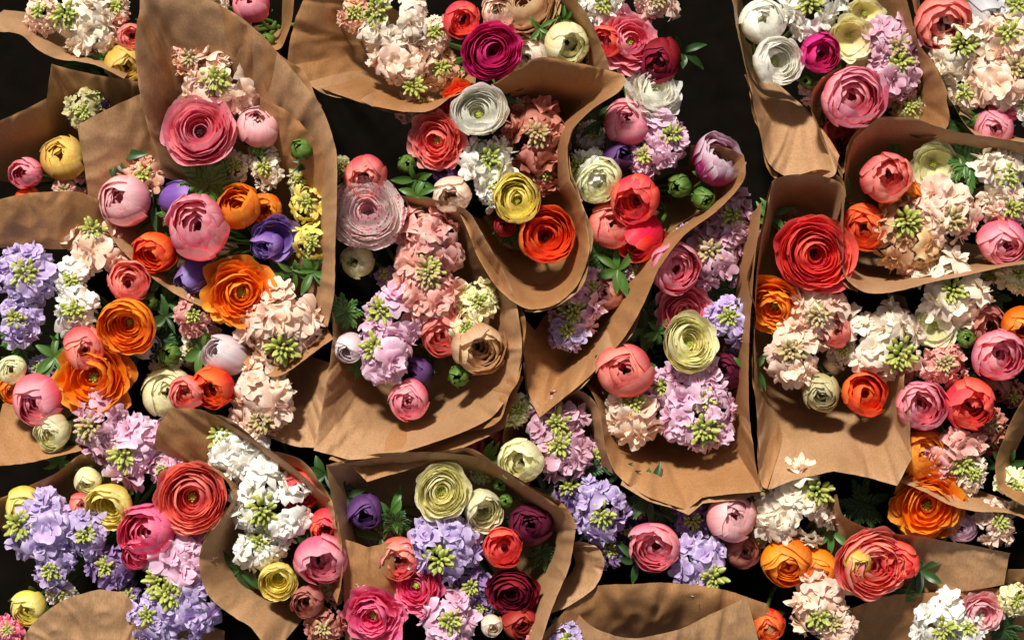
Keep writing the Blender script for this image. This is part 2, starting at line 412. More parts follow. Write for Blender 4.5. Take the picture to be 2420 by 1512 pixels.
# ------------------------------------------------------------------ flowers (position, radius, colour, tilt)
S, R_, B, T, A, G, L, O, C, Hh, N = 'S', 'R', 'B', 'T', 'A', 'G', 'L', 'O', 'C', 'H', 'N'
F = [
 (S,200,60,82,'cream',dict(bx=-.6,by=-.4)),(S,95,28,48,'pcream',{}),(C,303,80,34,'coral',{}),(B,292,148,46,'must',dict(tx=.2,ty=.5)),(L,232,135,24,'',{}),
 (S,270,20,40,'pcream',{}),(B,590,8,46,'pink',dict(ty=-.3)),(G,630,92,22,'',{}),(S,500,0,40,'cream',{}),
 (S,218,215,44,'dlilac',dict(h=-30)),(S,193,258,46,'olive',dict(bx=0,by=0)),
 (B,143,372,50,'must',dict(tx=-.1,ty=-.3)),(C,68,410,38,'pink',{}),(S,150,445,46,'dpink',dict(h=-30)),(C,55,462,34,'redor',dict(h=-20)),(S,210,425,35,'peach',dict(h=-40)),
 (S,445,128,54,'peach',dict(bx=.1,by=0)),(S,510,200,92,'pcream',dict(bx=0,by=-.25)),(R_,475,318,96,'pink',dict(tx=0,ty=-.28,h=45,eye=2)),
 (B,610,300,50,'ltpink',dict(tx=.1,ty=-.5,h=20)),(G,715,355,32,'',dict(ty=-.4,h=60)),(G,610,345,30,'',dict(ty=-.6,h=0)),(S,625,390,50,'cream',dict(h=-30)),(S,545,390,40,'cream',dict(h=-30)),
 (L,490,435,88,'',dict(h=25)),(S,335,415,56,'peach',dict(h=-20)),(S,225,580,80,'pcream',dict(bx=0,by=-.5,h=-20)),(B,293,475,60,'ltpink',dict(tx=-.4,ty=-.1,h=20)),
 (T,420,465,42,'purple',dict(tx=.85,ty=-.1,h=10)),(C,480,545,78,'pink',dict(tx=-.1,ty=-.15,h=30)),(C,568,505,52,'orange',dict(ty=-.4)),(C,625,488,38,'orange',dict(h=-30)),
 (A,648,560,60,'purple',dict(tx=.2,ty=.3)),(T,628,575,38,'purple',dict(tx=-.3,ty=.3,h=-10)),(Hh,725,482,60,'yellow',dict(h=0)),(Hh,735,575,62,'yellow',dict(h=0)),(C,375,580,48,'redor',dict(tx=-.3)),
 (T,458,650,42,'purple',dict(tx=-.6,ty=.5)),(O,568,690,92,'orange',dict(tx=.1,ty=.1,h=25)),(S,665,765,100,'pcream',dict(bx=0,by=.45,h=10)),(N,695,640,50,'',{}),
 (S,705,425,42,'olive',dict(h=-50)),(L,660,640,55,'d',dict(h=-30)),(L,400,510,40,'',{}),
 (S,55,655,88,'lilac',{}),(S,45,755,62,'lilac',{}),(S,165,660,48,'white',{}),(S,178,730,66,'white',dict(bx=0,by=0)),(C,300,672,50,'coral',dict(tx=.2,ty=-.2)),
 (C,308,758,62,'orange',dict(tx=-.1,ty=.3,h=25,eye=1)),(G,345,712,28,'',{}),(S,452,745,48,'dpink',{}),(B,200,822,50,'coral',dict(h=35,ty=.2)),(O,222,890,102,'orange',dict(ty=.1,h=5)),
 (B,85,945,62,'pink',dict(tx=-.2,ty=.3)),(B,22,875,36,'lime',{}),(B,118,1020,46,'cyel',dict(tx=-.3,ty=.3)),(B,388,930,56,'cyel',dict(h=-30)),(C,445,925,46,'coral',dict(h=15)),
 (C,512,905,52,'redor',{}),(T,532,842,48,'wmauve',dict(tx=-.6,ty=-.3)),(G,398,838,32,'',{}),(S,620,948,88,'pcream',dict(bx=0,by=.5)),(S,245,1000,84,'mauve',dict(bx=-.3,by=0)),
 (S,320,1060,88,'lpink',dict(bx=-.2,by=.2)),(S,565,1065,78,'white',dict(bx=-.5,by=-.5)),(S,385,1105,42,'lpink',{}),(C,20,915,34,'orange',dict(h=-30)),(T,330,815,34,'gwhite',dict(tx=.8,h=-30)),
 (L,370,800,60,'d',dict(h=-40)),(L,250,820,50,'d',dict(h=-40)),(L,30,810,50,'',dict(h=-30)),(S,380,870,40,'cream',dict(h=-60)),
 (B,58,1200,52,'yellow',{}),(B,202,1138,34,'cyel',{}),(C,270,1180,60,'yellow',dict(tx=-.3,eye=1)),(B,187,1192,28,'coral',{}),(R_,455,1172,92,'coral',dict(tx=0,ty=.05,h=30,eye=1)),
 (C,365,1255,66,'hotpink',dict(tx=-.3)),(S,95,1235,92,'lilac',dict(bx=-.5,by=0)),(S,200,1260,60,'lilac',{}),(S,122,1345,58,'lilac',{}),(S,250,1345,58,'dlilac',dict(h=-30)),
 (S,415,1335,92,'lpink',dict(bx=-.4,by=.3)),(S,420,1425,98,'lilac',dict(bx=-.3,by=-.3)),(B,62,1440,46,'yellow',{}),(S,20,1490,40,'pink',{}),(S,130,1410,36,'cream',dict(h=-30)),
 (S,350,1455,50,'lilac',dict(h=30)),(C,330,1310,36,'hotpink',{}),(S,290,1420,50,'dlilac',dict(h=-50)),
 (S,645,1195,98,'white',dict(bx=-.2,by=-.05,h=20)),(S,615,1285,64,'white',{}),(C,700,1140,52,'red',dict(h=-20)),(C,768,1225,42,'red',{}),(C,755,1310,60,'pink',dict(tx=.1,ty=.2)),
 (C,655,1360,46,'yellow',dict(eye=1)),(C,735,1420,42,'dcoral',{}),(S,765,1485,52,'dcoral',{}),(S,785,1395,42,'dpink',dict(h=-40)),(O,885,1450,74,'hotpink',dict(h=20)),(S,862,1408,36,'mauve',{}),
 (L,720,1250,60,'d',dict(h=-50)),
 (T,862,1210,42,'dpurple',dict(tx=.05,ty=.25)),(R_,1045,1160,68,'cyel',dict(tx=0,ty=0,h=40,eye=1)),(C,1130,1188,50,'lime',dict(tx=.3,eye=1)),(G,1183,1145,22,'',{}),(G,1197,1185,22,'',{}),
 (L,930,1235,52,'d',{}),(S,1050,1285,92,'lilac',dict(bx=-.1,by=.35,h=15)),(C,1186,1295,50,'red',dict(tx=.05,ty=-.1)),(B,1255,1240,52,'plum',{}),(R_,1215,1390,62,'burg',{}),
 (C,940,1310,52,'coral',dict(h=-20)),(O,985,1385,72,'hotpink',{}),(S,1060,1470,76,'lpink',{}),(B,1228,1472,42,'dred',{}),(S,1115,1385,54,'dlilac',dict(h=-30)),(T,1162,1480,26,'cream',{}),
 (L,1140,1240,70,'d',dict(h=-40)),(L,1280,1310,50,'d',dict(h=-40)),(S,1340,1512,52,'lilac',{}),(S,1265,1515,30,'pink',{}),(L,1150,1430,60,'d',dict(h=-40)),
 (S,930,60,88,'cream',dict(bx=-.5,by=-.5)),(S,945,145,70,'pcream',dict(bx=.5,by=.9)),(S,838,35,46,'peach',{}),(S,1025,80,46,'pcream',{}),(S,1042,158,54,'tan',dict(h=-30)),
 (C,1088,35,44,'red',{}),(R_,1157,125,74,'mag',dict(tx=.15,ty=-.05,h=30,eye=2)),(R_,1240,25,92,'tan',dict(ty=-.4,h=-20)),(C,1255,130,60,'cream',dict(tx=-.2,h=-50)),(C,1332,96,50,'cyel',dict(tx=.2,h=30)),
 (B,1380,140,42,'lime',dict(h=-20)),(N,1275,70,40,'',dict(h=50)),(C,1175,30,40,'pcream',{}),(N,1330,45,36,'',dict(h=20)),
 (C,1132,275,64,'white',dict(tx=.05,ty=-.2,h=50,eye=1)),(O,1085,240,56,'redor',dict(h=-10)),(O,1035,330,74,'coral',dict(tx=-.3)),(S,1265,325,80,'dcoral',dict(bx=.1,by=-.2,h=-30)),(S,1150,385,72,'white',dict(bx=0,by=-.2,h=10)),
 (S,1165,440,50,'white',{}),(C,1075,455,44,'pcream',{}),(C,1222,475,54,'yellow',dict(tx=-.05,ty=-.1,h=20,eye=1)),(C,1287,562,72,'redor',dict(tx=.05,ty=-.1,h=-10,eye=2)),
 (G,960,385,28,'',dict(h=-20)),(B,1050,405,32,'dpurple',dict(h=-20)),(B,1192,530,28,'dred',dict(h=-40)),(S,1285,405,50,'dcoral',dict(h=-50)),(L,1220,540,60,'d',dict(h=-60)),
 (C,862,405,52,'coral',dict(h=-20)),(R_,872,512,94,'speck',dict(tx=-.12,ty=-.3,h=30,eye=2)),(B,842,615,42,'cyel',dict(h=-20)),(S,1010,585,96,'dpink',dict(bx=0,by=.5)),(S,1005,690,92,'dpink',dict(bx=.1,by=-.6,h=-10)),
 (L,812,740,58,'',{}),(S,930,745,80,'lpink',dict(bx=-.3,by=-.2)),(S,905,835,78,'lpink',dict(bx=-.2,by=-.2,h=20)),(T,825,822,38,'wmauve',dict(tx=-.2,ty=.3)),(B,1045,785,60,'coral',dict(h=-20,ty=.3)),
 (B,1042,740,46,'coral',dict(h=-30)),(S,1130,715,54,'cyel',dict(h=-10)),(C,1122,812,62,'tan',dict(ty=.2)),(Hh,1100,780,50,'lime',dict(h=40)),(G,1085,888,32,'',dict(h=20)),(B,965,945,47,'pink',dict(ty=.2,tx=-.1)),
 (B,975,885,44,'dpurple',dict(h=-50)),(L,850,860,40,'',dict(h=-20)),(L,990,640,80,'d',dict(h=-50)),
 (O,1485,100,76,'pink',dict(ty=-.1)),(C,1432,95,40,'red',{}),(B,1562,142,56,'burg',{}),(O,1545,225,84,'white',dict(tx=.3,ty=-.5,eye=1)),(B,1485,287,54,'pink',dict(ty=-.3)),
 (S,1575,325,66,'lpink',dict(bx=.1,by=-.1)),(T,1460,368,34,'dpurple',dict(tx=.4)),(S,1385,405,62,'white',dict(bx=-.3,by=-.2)),(C,1420,425,54,'lime',dict(h=-10)),(C,1512,455,58,'red',{}),
 (B,1447,530,52,'coral',dict(tx=.1,ty=-.1)),(T,1520,562,50,'tulred',dict(tx=-.6,ty=.5)),(C,1680,402,64,'pwhite',dict(tx=.3,ty=-.5,h=30)),(G,1605,440,34,'',dict(h=40,tx=-.5)),(G,1662,470,34,'',dict(h=40,tx=.3)),
 (L,1425,600,66,'',dict(h=-30)),(S,1420,12,56,'white',{}),(S,1550,0,54,'pcream',{}),(L,1500,640,50,'d',dict(h=-50)),(S,1520,370,50,'lpink',dict(h=-20)),(N,1620,110,60,'d',dict(h=-110)),
 (S,1362,725,66,'lpink',dict(bx=-.1,by=.0,h=-30)),(S,1345,780,50,'lilac',dict(h=-30)),(S,1395,675,42,'lpink',dict(h=-40)),(B,1437,692,42,'dcoral',dict(h=-60)),
 (S,1730,515,62,'mauve',{}),(S,1680,600,84,'mauve',dict(h=-10)),(C,1585,628,60,'pink',dict(tx=.2,ty=.1,h=20)),(O,1620,735,76,'pink',dict(h=-20)),(S,1722,755,62,'lilac',{}),(S,1640,560,50,'lilac',dict(h=-30)),
 (R_,1622,815,78,'cyel',dict(tx=.25,ty=-.15,h=40,eye=1)),(B,1474,875,70,'coral',dict(tx=-.1,ty=-.05,h=55)),(S,1500,970,80,'pcream',dict(bx=0,by=-.3,h=-10)),(S,1645,915,84,'lpink',dict(bx=.2,by=.3)),(S,1650,985,94,'lpink',dict(bx=.1,by=.2,h=10)),
 (B,1715,880,50,'plum',dict(h=-40)),(S,1570,910,60,'lpink',dict(h=-20)),(N,1555,785,40,'',{}),(L,1700,690,60,'d',dict(h=-50)),(L,1530,780,60,'',dict(h=-40)),
 (C,1085,1060,58,'hotpink',dict(h=-130)),(C,1160,1030,42,'coral',dict(h=-130)),(S,1320,1000,74,'mauve',dict(h=-10)),(S,1330,1060,74,'mauve',dict(h=-10)),(S,1225,970,42,'lime',dict(h=-20)),(C,1240,1085,54,'cyel',dict(tx=-.2)),
 (L,1385,1110,60,'d',dict(h=-40)),(S,1345,1155,54,'dlilac',dict(h=-40)),(S,1420,1205,74,'lilac',dict(bx=.1,by=0)),(S,1440,1310,44,'dlilac',dict(h=-50)),(C,1555,1285,60,'pink',dict(tx=-.2,ty=.1)),
 (B,1730,1222,56,'ltpink',dict(tx=.1,ty=-.2,h=20)),(S,1640,1230,54,'dlilac',dict(h=-40)),(S,1655,1330,80,'lilac',dict(bx=.45,by=.35)),(B,1762,1310,40,'dcoral',dict(h=-40)),(L,1560,1200,60,'d',dict(h=-50)),
 (S,1510,1215,40,'dpurple',dict(h=-60)),(L,1700,1290,60,'',dict(h=-50)),(S,1885,1195,100,'cream',dict(bx=.4,by=-.5)),(L,1420,1270,60,'d',dict(h=-60)),(L,1480,1240,60,'d',dict(h=-60)),
 (R_,1915,598,94,'red',dict(tx=.15,ty=.05,h=45,eye=2)),(O,1835,718,76,'orange',dict(tx=-.3)),(S,1940,735,80,'pcream',dict(bx=0,by=.1,h=10)),(S,1878,835,80,'pcream',dict(bx=-.1,by=-.1,h=10)),
 (S,2088,810,102,'cream',dict(bx=.45,by=.2)),(C,1985,785,36,'coral',{}),(B,1945,928,44,'olive',{}),(C,2040,935,54,'redor',dict(ty=-.1)),(S,1880,535,42,'dbrown',dict(h=-60)),(S,2000,830,40,'cream',dict(h=-30)),
 (C,2085,420,62,'coral',dict(tx=.1,ty=.0,h=20)),(C,2125,455,50,'orange',dict(h=-20)),(B,2048,535,58,'redor',dict(tx=-.2)),(A,2212,388,62,'lime',dict(tx=.1,ty=.3,h=10,eye=1)),(L,2290,385,72,'',dict(h=20)),
 (S,2140,550,92,'tan',dict(bx=0,by=-.4)),(S,2235,510,90,'pcream',dict(bx=0,by=.1,h=10)),(S,2370,420,78,'cream',{}),(S,2385,490,62,'pcream',{}),(B,2372,572,58,'pink',dict(tx=.2,h=20)),(S,2190,590,60,'peach',dict(h=-30)),
 (C,1825,145,62,'white',dict(tx=.3,ty=.05,eye=1,h=20)),(B,1805,48,54,'white',dict(ty=-.2)),(S,1920,18,80,'white',{}),(C,1930,120,50,'mag',dict(ty=.2)),(A,2010,88,60,'cyel',dict(tx=.1,ty=.4,h=20,eye=1)),(A,2050,30,50,'cyel',dict(eye=1)),
 (S,2115,110,72,'mauve',{}),(S,2115,175,76,'mauve',dict(bx=.1,by=-.4)),(C,2002,235,68,'pink',dict(h=20)),(B,1990,320,48,'dred',dict(h=-60)),(S,2155,255,44,'olive',dict(h=-30)),(G,1910,190,20,'',{}),
 (C,2220,30,66,'coral',dict(tx=.1)),(S,2265,110,86,'cream',{}),(S,2380,90,80,'pcream',{}),(S,2355,185,84,'pcream',dict(bx=.6,by=-.3)),(B,2355,300,48,'pink',dict(ty=.2)),(S,2405,20,56,'gwhite',{}),(S,2425,250,36,'white',{}),
 (B,2390,240,42,'hotpink',dict(h=-20)),(S,2285,215,50,'cream',dict(h=-10)),(G,2320,285,22,'',{}),(L,2110,280,60,'d',dict(h=-60)),(T,2330,20,36,'gwhite',dict(tx=.6)),
 (S,2255,700,86,'cream',dict(bx=0,by=-.2)),(A,2215,768,58,'lime',dict(tx=-.2,ty=.1,h=10,eye=1)),(G,2285,800,28,'',dict(h=20)),(C,2355,835,60,'pink',dict(tx=.1,ty=.1)),(S,2232,862,64,'dpink',{}),
 (C,2285,940,60,'red',{}),(C,2170,960,60,'pink',dict(tx=.1)),(B,2185,1070,60,'orange',dict(tx=.2,ty=-.1)),(S,2255,1070,72,'dpink',dict(bx=.3,by=.3)),(S,2345,1005,46,'dcoral',dict(h=-20)),(S,2405,650,44,'lime',{}),
 (C,2415,755,46,'orange',{}),(L,2350,700,60,'d',dict(h=-50)),(S,2300,1120,44,'cream',{}),(L,2290,870,60,'d',dict(h=-60)),(C,2330,760,50,'dcoral',dict(h=-60)),(B,2365,920,40,'dcoral',dict(h=-50)),(S,2140,880,40,'peach',dict(h=-40)),
 (O,2200,1195,98,'orange',dict(ty=.2,h=-10)),(S,2355,1235,56,'pcream',{}),(B,1865,1330,58,'orange',dict(tx=-.1)),(B,1940,1347,44,'orange',dict(h=-10)),(R_,2050,1325,92,'coral',dict(tx=.3,ty=.1,h=40)),(B,2018,1320,34,'must',dict(h=95)),
 (C,2128,1312,46,'red',dict(h=20)),(S,1940,1430,74,'pcream',dict(bx=0,by=.3)),(S,1975,1480,54,'pcream',{}),(B,1820,1480,42,'redor',{}),(S,2225,1480,76,'white',{}),(O,2320,1450,62,'ltpink',{}),(S,2402,1420,42,'cyel',{}),
 (S,2290,1490,50,'white',{}),(S,2400,1150,46,'lime',{}),(B,2280,1250,36,'lpink',dict(h=-20)),(L,2050,1200,70,'d',dict(h=-60)),(L,1900,1290,60,'d',dict(h=-60)),(S,1810,1160,40,'pcream',dict(h=-20)),(L,2380,1490,60,'d',dict(h=-30)),
]
for f in F:
    flower(f[0], f[1], f[2], f[3], f[4], **f[5])
rg = random.Random(5)
disks = [(f[1], f[2], f[3]) for f in F if f[0] not in 'LN']
added = 0
for it in range(12000):
    x, y = rg.uniform(0, 2420), rg.uniform(0, 1512)
    ds = sorted(math.hypot(x-a, y-b)-r for a, b, r in disks)
    if ds[0] < 4 or ds[0] > 26 or ds[3] > 70: continue
    if added % 3 == 0:
        nb = min((f for f in F if f[0] == 'S'), key=lambda f: (f[1]-x)**2+(f[2]-y)**2)
        flower('S', x, y, rg.uniform(30, 40), nb[4], h=-60)
        disks.append((x, y, 34))
    else:
        flower('N', x, y, rg.uniform(50, 78), rg.choice(['', 'd']), h=rg.uniform(-45, -5)); disks.append((x, y, 20))
    added += 1
    if added > 95: break

# ------------------------------------------------------------------ paper wraps
CORN = {(743,1063),(745,1062),(868,1138),(1190,1012),(1275,985),(1792,1157),(1655,1172),(1620,1200),(1792,1152),(352,-25),(128,155),(777,1095),(681,162),(412,963),
        (1748,375),(2110,1142),(2145,1080),(745,1058),(788,800),(240,1388),(300,1395),(2382,1302),(2376,1382),(115,235),(830,1083),(1222,905),(803,480),(1720,1162),
        (1345,430),(2065,285),(1960,1108),(870,1292),(1358,1245),(1420,1378),(1820,1420),(188,300),(260,262),(340,220),(930,1275),(1360,1430),(1365,1405),(1560,1371),(1812,1425)}
def catmull(P, n):
    P = np.array(P, float); m = len(P)
    Q = np.vstack([2*P[0]-P[1], P, 2*P[-1]-P[-2]])
    tan = []
    for i in range(m):
        tan.append((Q[i+2]-Q[i])*0.5*0.85*(0.0 if (int(P[i][0]), int(P[i][1])) in CORN else 1.0))
    out = []
    for i in range(m-1):
        t = np.linspace(0, 1, n, endpoint=False)[:, None]
        out.append((2*t**3-3*t**2+1)*P[i]+(t**3-2*t**2+t)*tan[i]+(-2*t**3+3*t**2)*P[i+1]+(t**3-t**2)*tan[i+1])
    out.append(P[-1:])
    return np.vstack(out)
def sheet(rim, inn, center, rh=100, ih=-90, seed=0, wr=1.0, ext=0.0, extn=3.0, dh=0.0, prof=1.25, part_=None):
    srng = random.Random(seed*13)
    def hr(h): return h*1.25 if h > 0 else h
    def hi(h): return h*1.8 if h < 0 else h
    r3 = [(p[0], p[1], hr(p[2] if len(p) > 2 else rh)+dh) for p in rim]
    i3 = [(p[0], p[1], hi(p[2] if len(p) > 2 else ih)+dh) for p in inn]
    a = catmull(r3, 18); b = catmull(i3, 18)
    if len(a) != len(b):
        tt = np.linspace(0, 1, len(a)); sb = np.linspace(0, 1, len(b))
        b = np.stack([np.interp(tt, sb, b[:, k]) for k in range(3)], 1)
    if part_:
        i0, i1 = int(part_[0]*len(a)), int(part_[1]*len(a)); a, b = a[i0:i1], b[i0:i1]
    d = a-b; dl = np.linalg.norm(d[:, :2], axis=1)[:, None]+1e-6
    arc = np.cumsum(np.r_[0, np.linalg.norm(np.diff(a[:, :2], axis=0), axis=1)])
    e = np.array([noise.noise(Vector((s*0.010, seed*3.1, ext)))*extn + noise.noise(Vector((s*0.06, seed, 2)))*0.8 for s in arc])[:, None]
    a = a.copy(); a[:, :2] += d[:, :2]/dl*(ext+e)
    # sharp fold creases, each running obliquely from the stems to the rim
    nc = max(5, int(arc[-1]/34)); cr = []
    for _ in range(nc):
        cr.append((srng.uniform(0, arc[-1]), srng.uniform(8, 40), srng.uniform(2.5, 11)*srng.choice((-1, 1)), srng.uniform(-90, 90), srng.uniform(.0, .6)))
    rows = []
    if center is not None:
        deep = np.stack([b[:, 0]+(center[0]-b[:, 0])*0.72, b[:, 1]+(center[1]-b[:, 1])*0.72, np.full(len(b), BASE_H+20)], 1)
        for s in (0, .25, .5, .75): rows.append(deep+(b-deep)*s)
    M = 30
    for k in range(M+1):
        s = k/M
        p = b+(a-b)*s
        p[:, 2] = b[:, 2]+(a[:, 2]-b[:, 2])*(1-(1-s)**prof)
        for c0, wd, am, sl, s0 in cr:
            p[:, 2] += am*np.maximum(0, 1-np.abs(arc-c0-sl*(s-.5))/wd)*min(1, max(0, (s-s0)/.4))
        for j in range(len(p)):
            w = noise.noise(Vector((arc[j]*0.007, s*0.5, seed*1.7)))*26 + noise.noise(Vector((arc[j]*0.022, s*0.9, seed*2.3+9)))*8
            c1 = abs(noise.noise(Vector((p[j, 0]*0.009, p[j, 1]*0.009, seed*0.7))))
            c2 = abs(noise.noise(Vector((p[j, 0]*0.024+7, p[j, 1]*0.024, seed*0.9))))
            p[j, 2] += wr*(w*(0.3+0.7*s) - 14*c1 - 9*c2)
        rows.append(p)
    V = np.array(rows).transpose(1, 0, 2)
    out = np.empty_like(V)
    out[..., 0] = (V[..., 0]-1210)*U; out[..., 1] = (756-V[..., 1])*U; out[..., 2] = V[..., 2]*U
    return out
def wrap(label, center, sheets):
    e = bpy.data.objects.new('paper_wrap', None); e.empty_display_size = 0.02; coll.objects.link(e)
    b = W(center[0], center[1], BASE_H); e.location = b
    e['label'] = label; e['category'] = 'wrapping paper'; e['group'] = 'brown paper wraps around the bouquets'
    for i, s in enumerate(sheets):
        kw = dict(s[2]) if len(s) > 2 else {}
        flat = kw.pop('flat', False); dbl = kw.pop('dbl', not flat and len(s[0]) > 7); mt = (len(label)+i) % 2
        sd = abs(int(s[0][0][0]*7+s[0][0][1]*3)) % 97+i
        rr = random.Random(sd)
        for q in range(2 if dbl else 1):
            k2 = dict(kw); k2['seed'] = sd
            if q:
                p0 = rr.uniform(0.05, 0.4)
                k2.update(ext=6, extn=26, dh=-9, part_=(p0, p0+rr.uniform(.3, .5)), seed=sd)
            V = sheet(s[0], s[1], None if flat else center, **k2) - b
            part('paper_sheet', patches_mesh('paper_sheet', [V], [1], [0.5], M_papers[(mt+q) % 2]), e)
WL = 'brown kraft paper wrap '
wrap(WL+'around corner bouquet of cream stocks', (180,60), [
 ([(-30,80),(50,85),(90,115),(140,142),(230,158),(300,190)], [(-30,0),(50,10),(110,40),(160,90),(230,110),(300,130)], dict(rh=60)),])
wrap(WL+'behind pink bud with crumpled edge', (600,-20), [
 ([(705,-30),(695,50),(665,118),(610,118)], [(650,-30),(650,20),(640,60),(610,70)], dict(rh=60)),])
wrap(WL+'with angular folds around mustard-yellow bud', (100,400), [
 ([(-30,305),(60,265),(115,235),(120,190),(128,155),(230,178),(335,197)], [(-30,420),(40,390),(100,360),(150,310),(180,290),(230,290),(300,290)], dict(rh=50,ih=-70)),
 ([(188,300,50),(260,262,50),(340,220,40)], [(205,475,-10),(290,440,-20),(385,395,-30)], dict(flat=True)),
 ([(-30,485,50),(60,462,55),(120,455,60),(190,455,60),(240,475,50)], [(-30,585,-10),(60,583,-10),(130,588,-5),(210,580,-10),(265,530,-10)], dict(flat=True)),])
wrap('tall pointed '+WL+'around large pink ranunculus', (560,560), [
 ([(390,420,20),(345,270,60),(334,120,100),(352,-25,120),(490,5,120),(600,70,115),(700,175,115),(770,270,110),(801,360,110),(803,480,110),(800,600,100),(795,690,80),(775,770,60)],
  [(430,430),(425,390),(430,340),(460,300),(520,300),(560,330),(600,380),(650,430),(690,490),(705,540),(705,600),(700,660),(690,720)], dict(ih=-100)),
 ([(620,230,60),(700,280,70),(760,350,75),(790,420,75),(797,520,60)], [(600,330,-20),(650,390,-30),(690,440,-40),(715,500,-40),(725,560,-40)], dict(flat=True)),
 ([(248,500),(262,560),(320,625),(390,680),(450,712),(500,735)], [(300,490),(320,540),(360,590),(410,630),(460,660),(510,690)], dict(rh=30,ih=-60)),
 ([(560,845,30),(610,885,40),(660,888,40),(720,850,40),(788,800,40)], [(590,780,-40),(630,800,-50),(670,810,-50),(720,790,-50),(750,740,-50)], {}),])
wrap(WL+'below mixed orange and lilac bouquet', (250,820), [
 ([(-30,1105),(60,1095),(130,1080),(190,1065)], [(-30,960),(30,980),(90,1010),(150,1020)], dict(rh=0,ih=-80)),
 ([(620,1030),(690,1055),(745,1058),(765,960),(785,860)], [(590,980),(640,940),(680,910),(700,870),(710,840)], dict(rh=0,ih=-80)),])
wrap(WL+'around coral ranunculus and lilac stocks', (230,1260), [
 ([(-30,1190),(60,1150),(130,1118),(185,1075),(240,1070)], [(-30,1270),(60,1230),(110,1200),(160,1170),(230,1140)], dict(rh=10,ih=-80)),
 ([(45,1545),(75,1475),(150,1415),(240,1388),(300,1395),(325,1440),(330,1545)], [(90,1580),(130,1560),(180,1560),(230,1560),(260,1560),(280,1560),(290,1580)], dict(flat=True,rh=40,ih=0)),
 ([(280,1395),(350,1430),(430,1470),(520,1500)], [(280,1580),(350,1580),(430,1580),(520,1580)], dict(flat=True,rh=-50,ih=-40)),])
wrap('curving '+WL+'around white stock bouquet', (680,1270), [
 ([(365,1058,50),(385,1000,70),(412,963,80),(480,965,80),(560,1005,80),(640,1055,80),(720,1115,80),(785,1180,80),(808,1250,80),(814,1340,80),(800,1420,60)],
  [(530,1150,-60),(560,1170,-70),(570,1120,-60),(580,1100),(620,1120),(650,1150),(690,1180),(720,1220),(740,1260),(750,1310),(750,1370)], {}),
 ([(450,1085,50),(520,1115,70),(556,1165,80),(530,1220,80),(490,1270,80),(478,1320,80),(495,1390,80),(540,1440,70),(600,1478,70),(650,1540,60)],
  [(540,1110),(570,1140),(590,1180),(580,1230),(570,1270),(570,1310),(590,1350),(630,1390),(670,1420),(720,1460)], dict(ih=-90)),])
wrap(WL+'around cream-yellow ranunculus and lilac stocks', (1060,1300), [
 ([(818,1340,50),(795,1200,80),(777,1095,90),(860,1073),(960,1063),(1070,1068),(1160,1085),(1240,1140),(1320,1190),(1358,1245),(1345,1330),(1310,1410),(1265,1540)],
  [(860,1330),(855,1270),(860,1210),(900,1165),(960,1150),(1040,1150),(1120,1150),(1190,1185),(1240,1230),(1280,1270),(1275,1330),(1250,1390),(1210,1500)], dict(rh=90,ih=-100)),
 ([(810,1270,55),(870,1292,50),(930,1275,40)], [(812,1550,-20),(870,1550,-10),(940,1550,-30)], dict(flat=True)),
 ([(1366,1275,50),(1412,1290,50),(1428,1330,50),(1405,1385,50),(1345,1428,40),(1280,1455,30)], [(1345,1290,-10),(1355,1310,-10),(1360,1340,-10),(1340,1370,-10),(1310,1390,-10),(1280,1420,-10)], dict(flat=True)),])
wrap('wide flaring '+WL+'around dusty pink stocks', (1000,760), [
 ([(778,680,0),(786,800,20),(770,920,50),(745,1062,70),(830,1083,75),(930,1072,75),(1050,1035,75),(1160,985,75),(1222,905,80),(1232,820,80),(1220,720,80),(1190,640,75),(1150,570,70),(1110,505,60),(1060,482,50),(945,460,40)],
  [(820,740),(830,810),(840,870),(865,920),(900,960),(950,985),(1010,980),(1070,940),(1120,890),(1145,820),(1150,750),(1130,690),(1100,630),(1070,570),(1030,530),(970,500)], dict(ih=-80)),
 ([(800,1065,40),(868,1138,50),(960,1110,50),(1080,1062,50),(1190,1012,50),(1238,890,50)], [(850,1000,-30),(900,1020,-30),(960,1010,-30),(1060,980,-30),(1130,940,-30),(1170,860,-30)], dict(flat=True)),])
wrap('deep U-shaped '+WL+'around red-orange ranunculus', (1200,440), [
 ([(1080,490,40),(1105,545,55),(1130,610,70),(1175,680,85),(1240,728,95),(1310,720,100),(1365,670,105),(1390,590,110),(1375,500,110),(1345,430,110),(1340,360,110),(1355,310,115),(1400,265,120),(1458,228,125),(1472,195,125),(1430,175,120),(1350,158,115),(1270,147,110),(1220,175,90),(1150,208,60)],
  [(1130,510),(1150,550),(1170,600),(1210,645),(1250,665),(1290,665),(1330,630),(1345,570),(1335,500),(1315,450),(1305,400),(1300,350),(1305,300),(1330,265),(1340,250),(1330,240),(1300,235),(1270,235),(1230,240),(1190,245)], dict(ih=-90,prof=1.6)),])
wrap('wide '+WL+'around cream stock and magenta ranunculus', (1120,60), [
 ([(735,-40),(700,60),(681,162),(750,207),(850,245),(950,268),(1020,265),(1065,235),(1130,212)],
  [(870,-30),(850,60),(860,110),(890,150),(930,185),(980,205),(1030,205),(1070,200),(1120,190)], dict(rh=60,ih=-80)),
 ([(1325,-40),(1380,40),(1420,120),(1442,185)], [(1280,-30),(1340,50),(1365,120),(1370,175)], dict(rh=90,ih=-60)),])
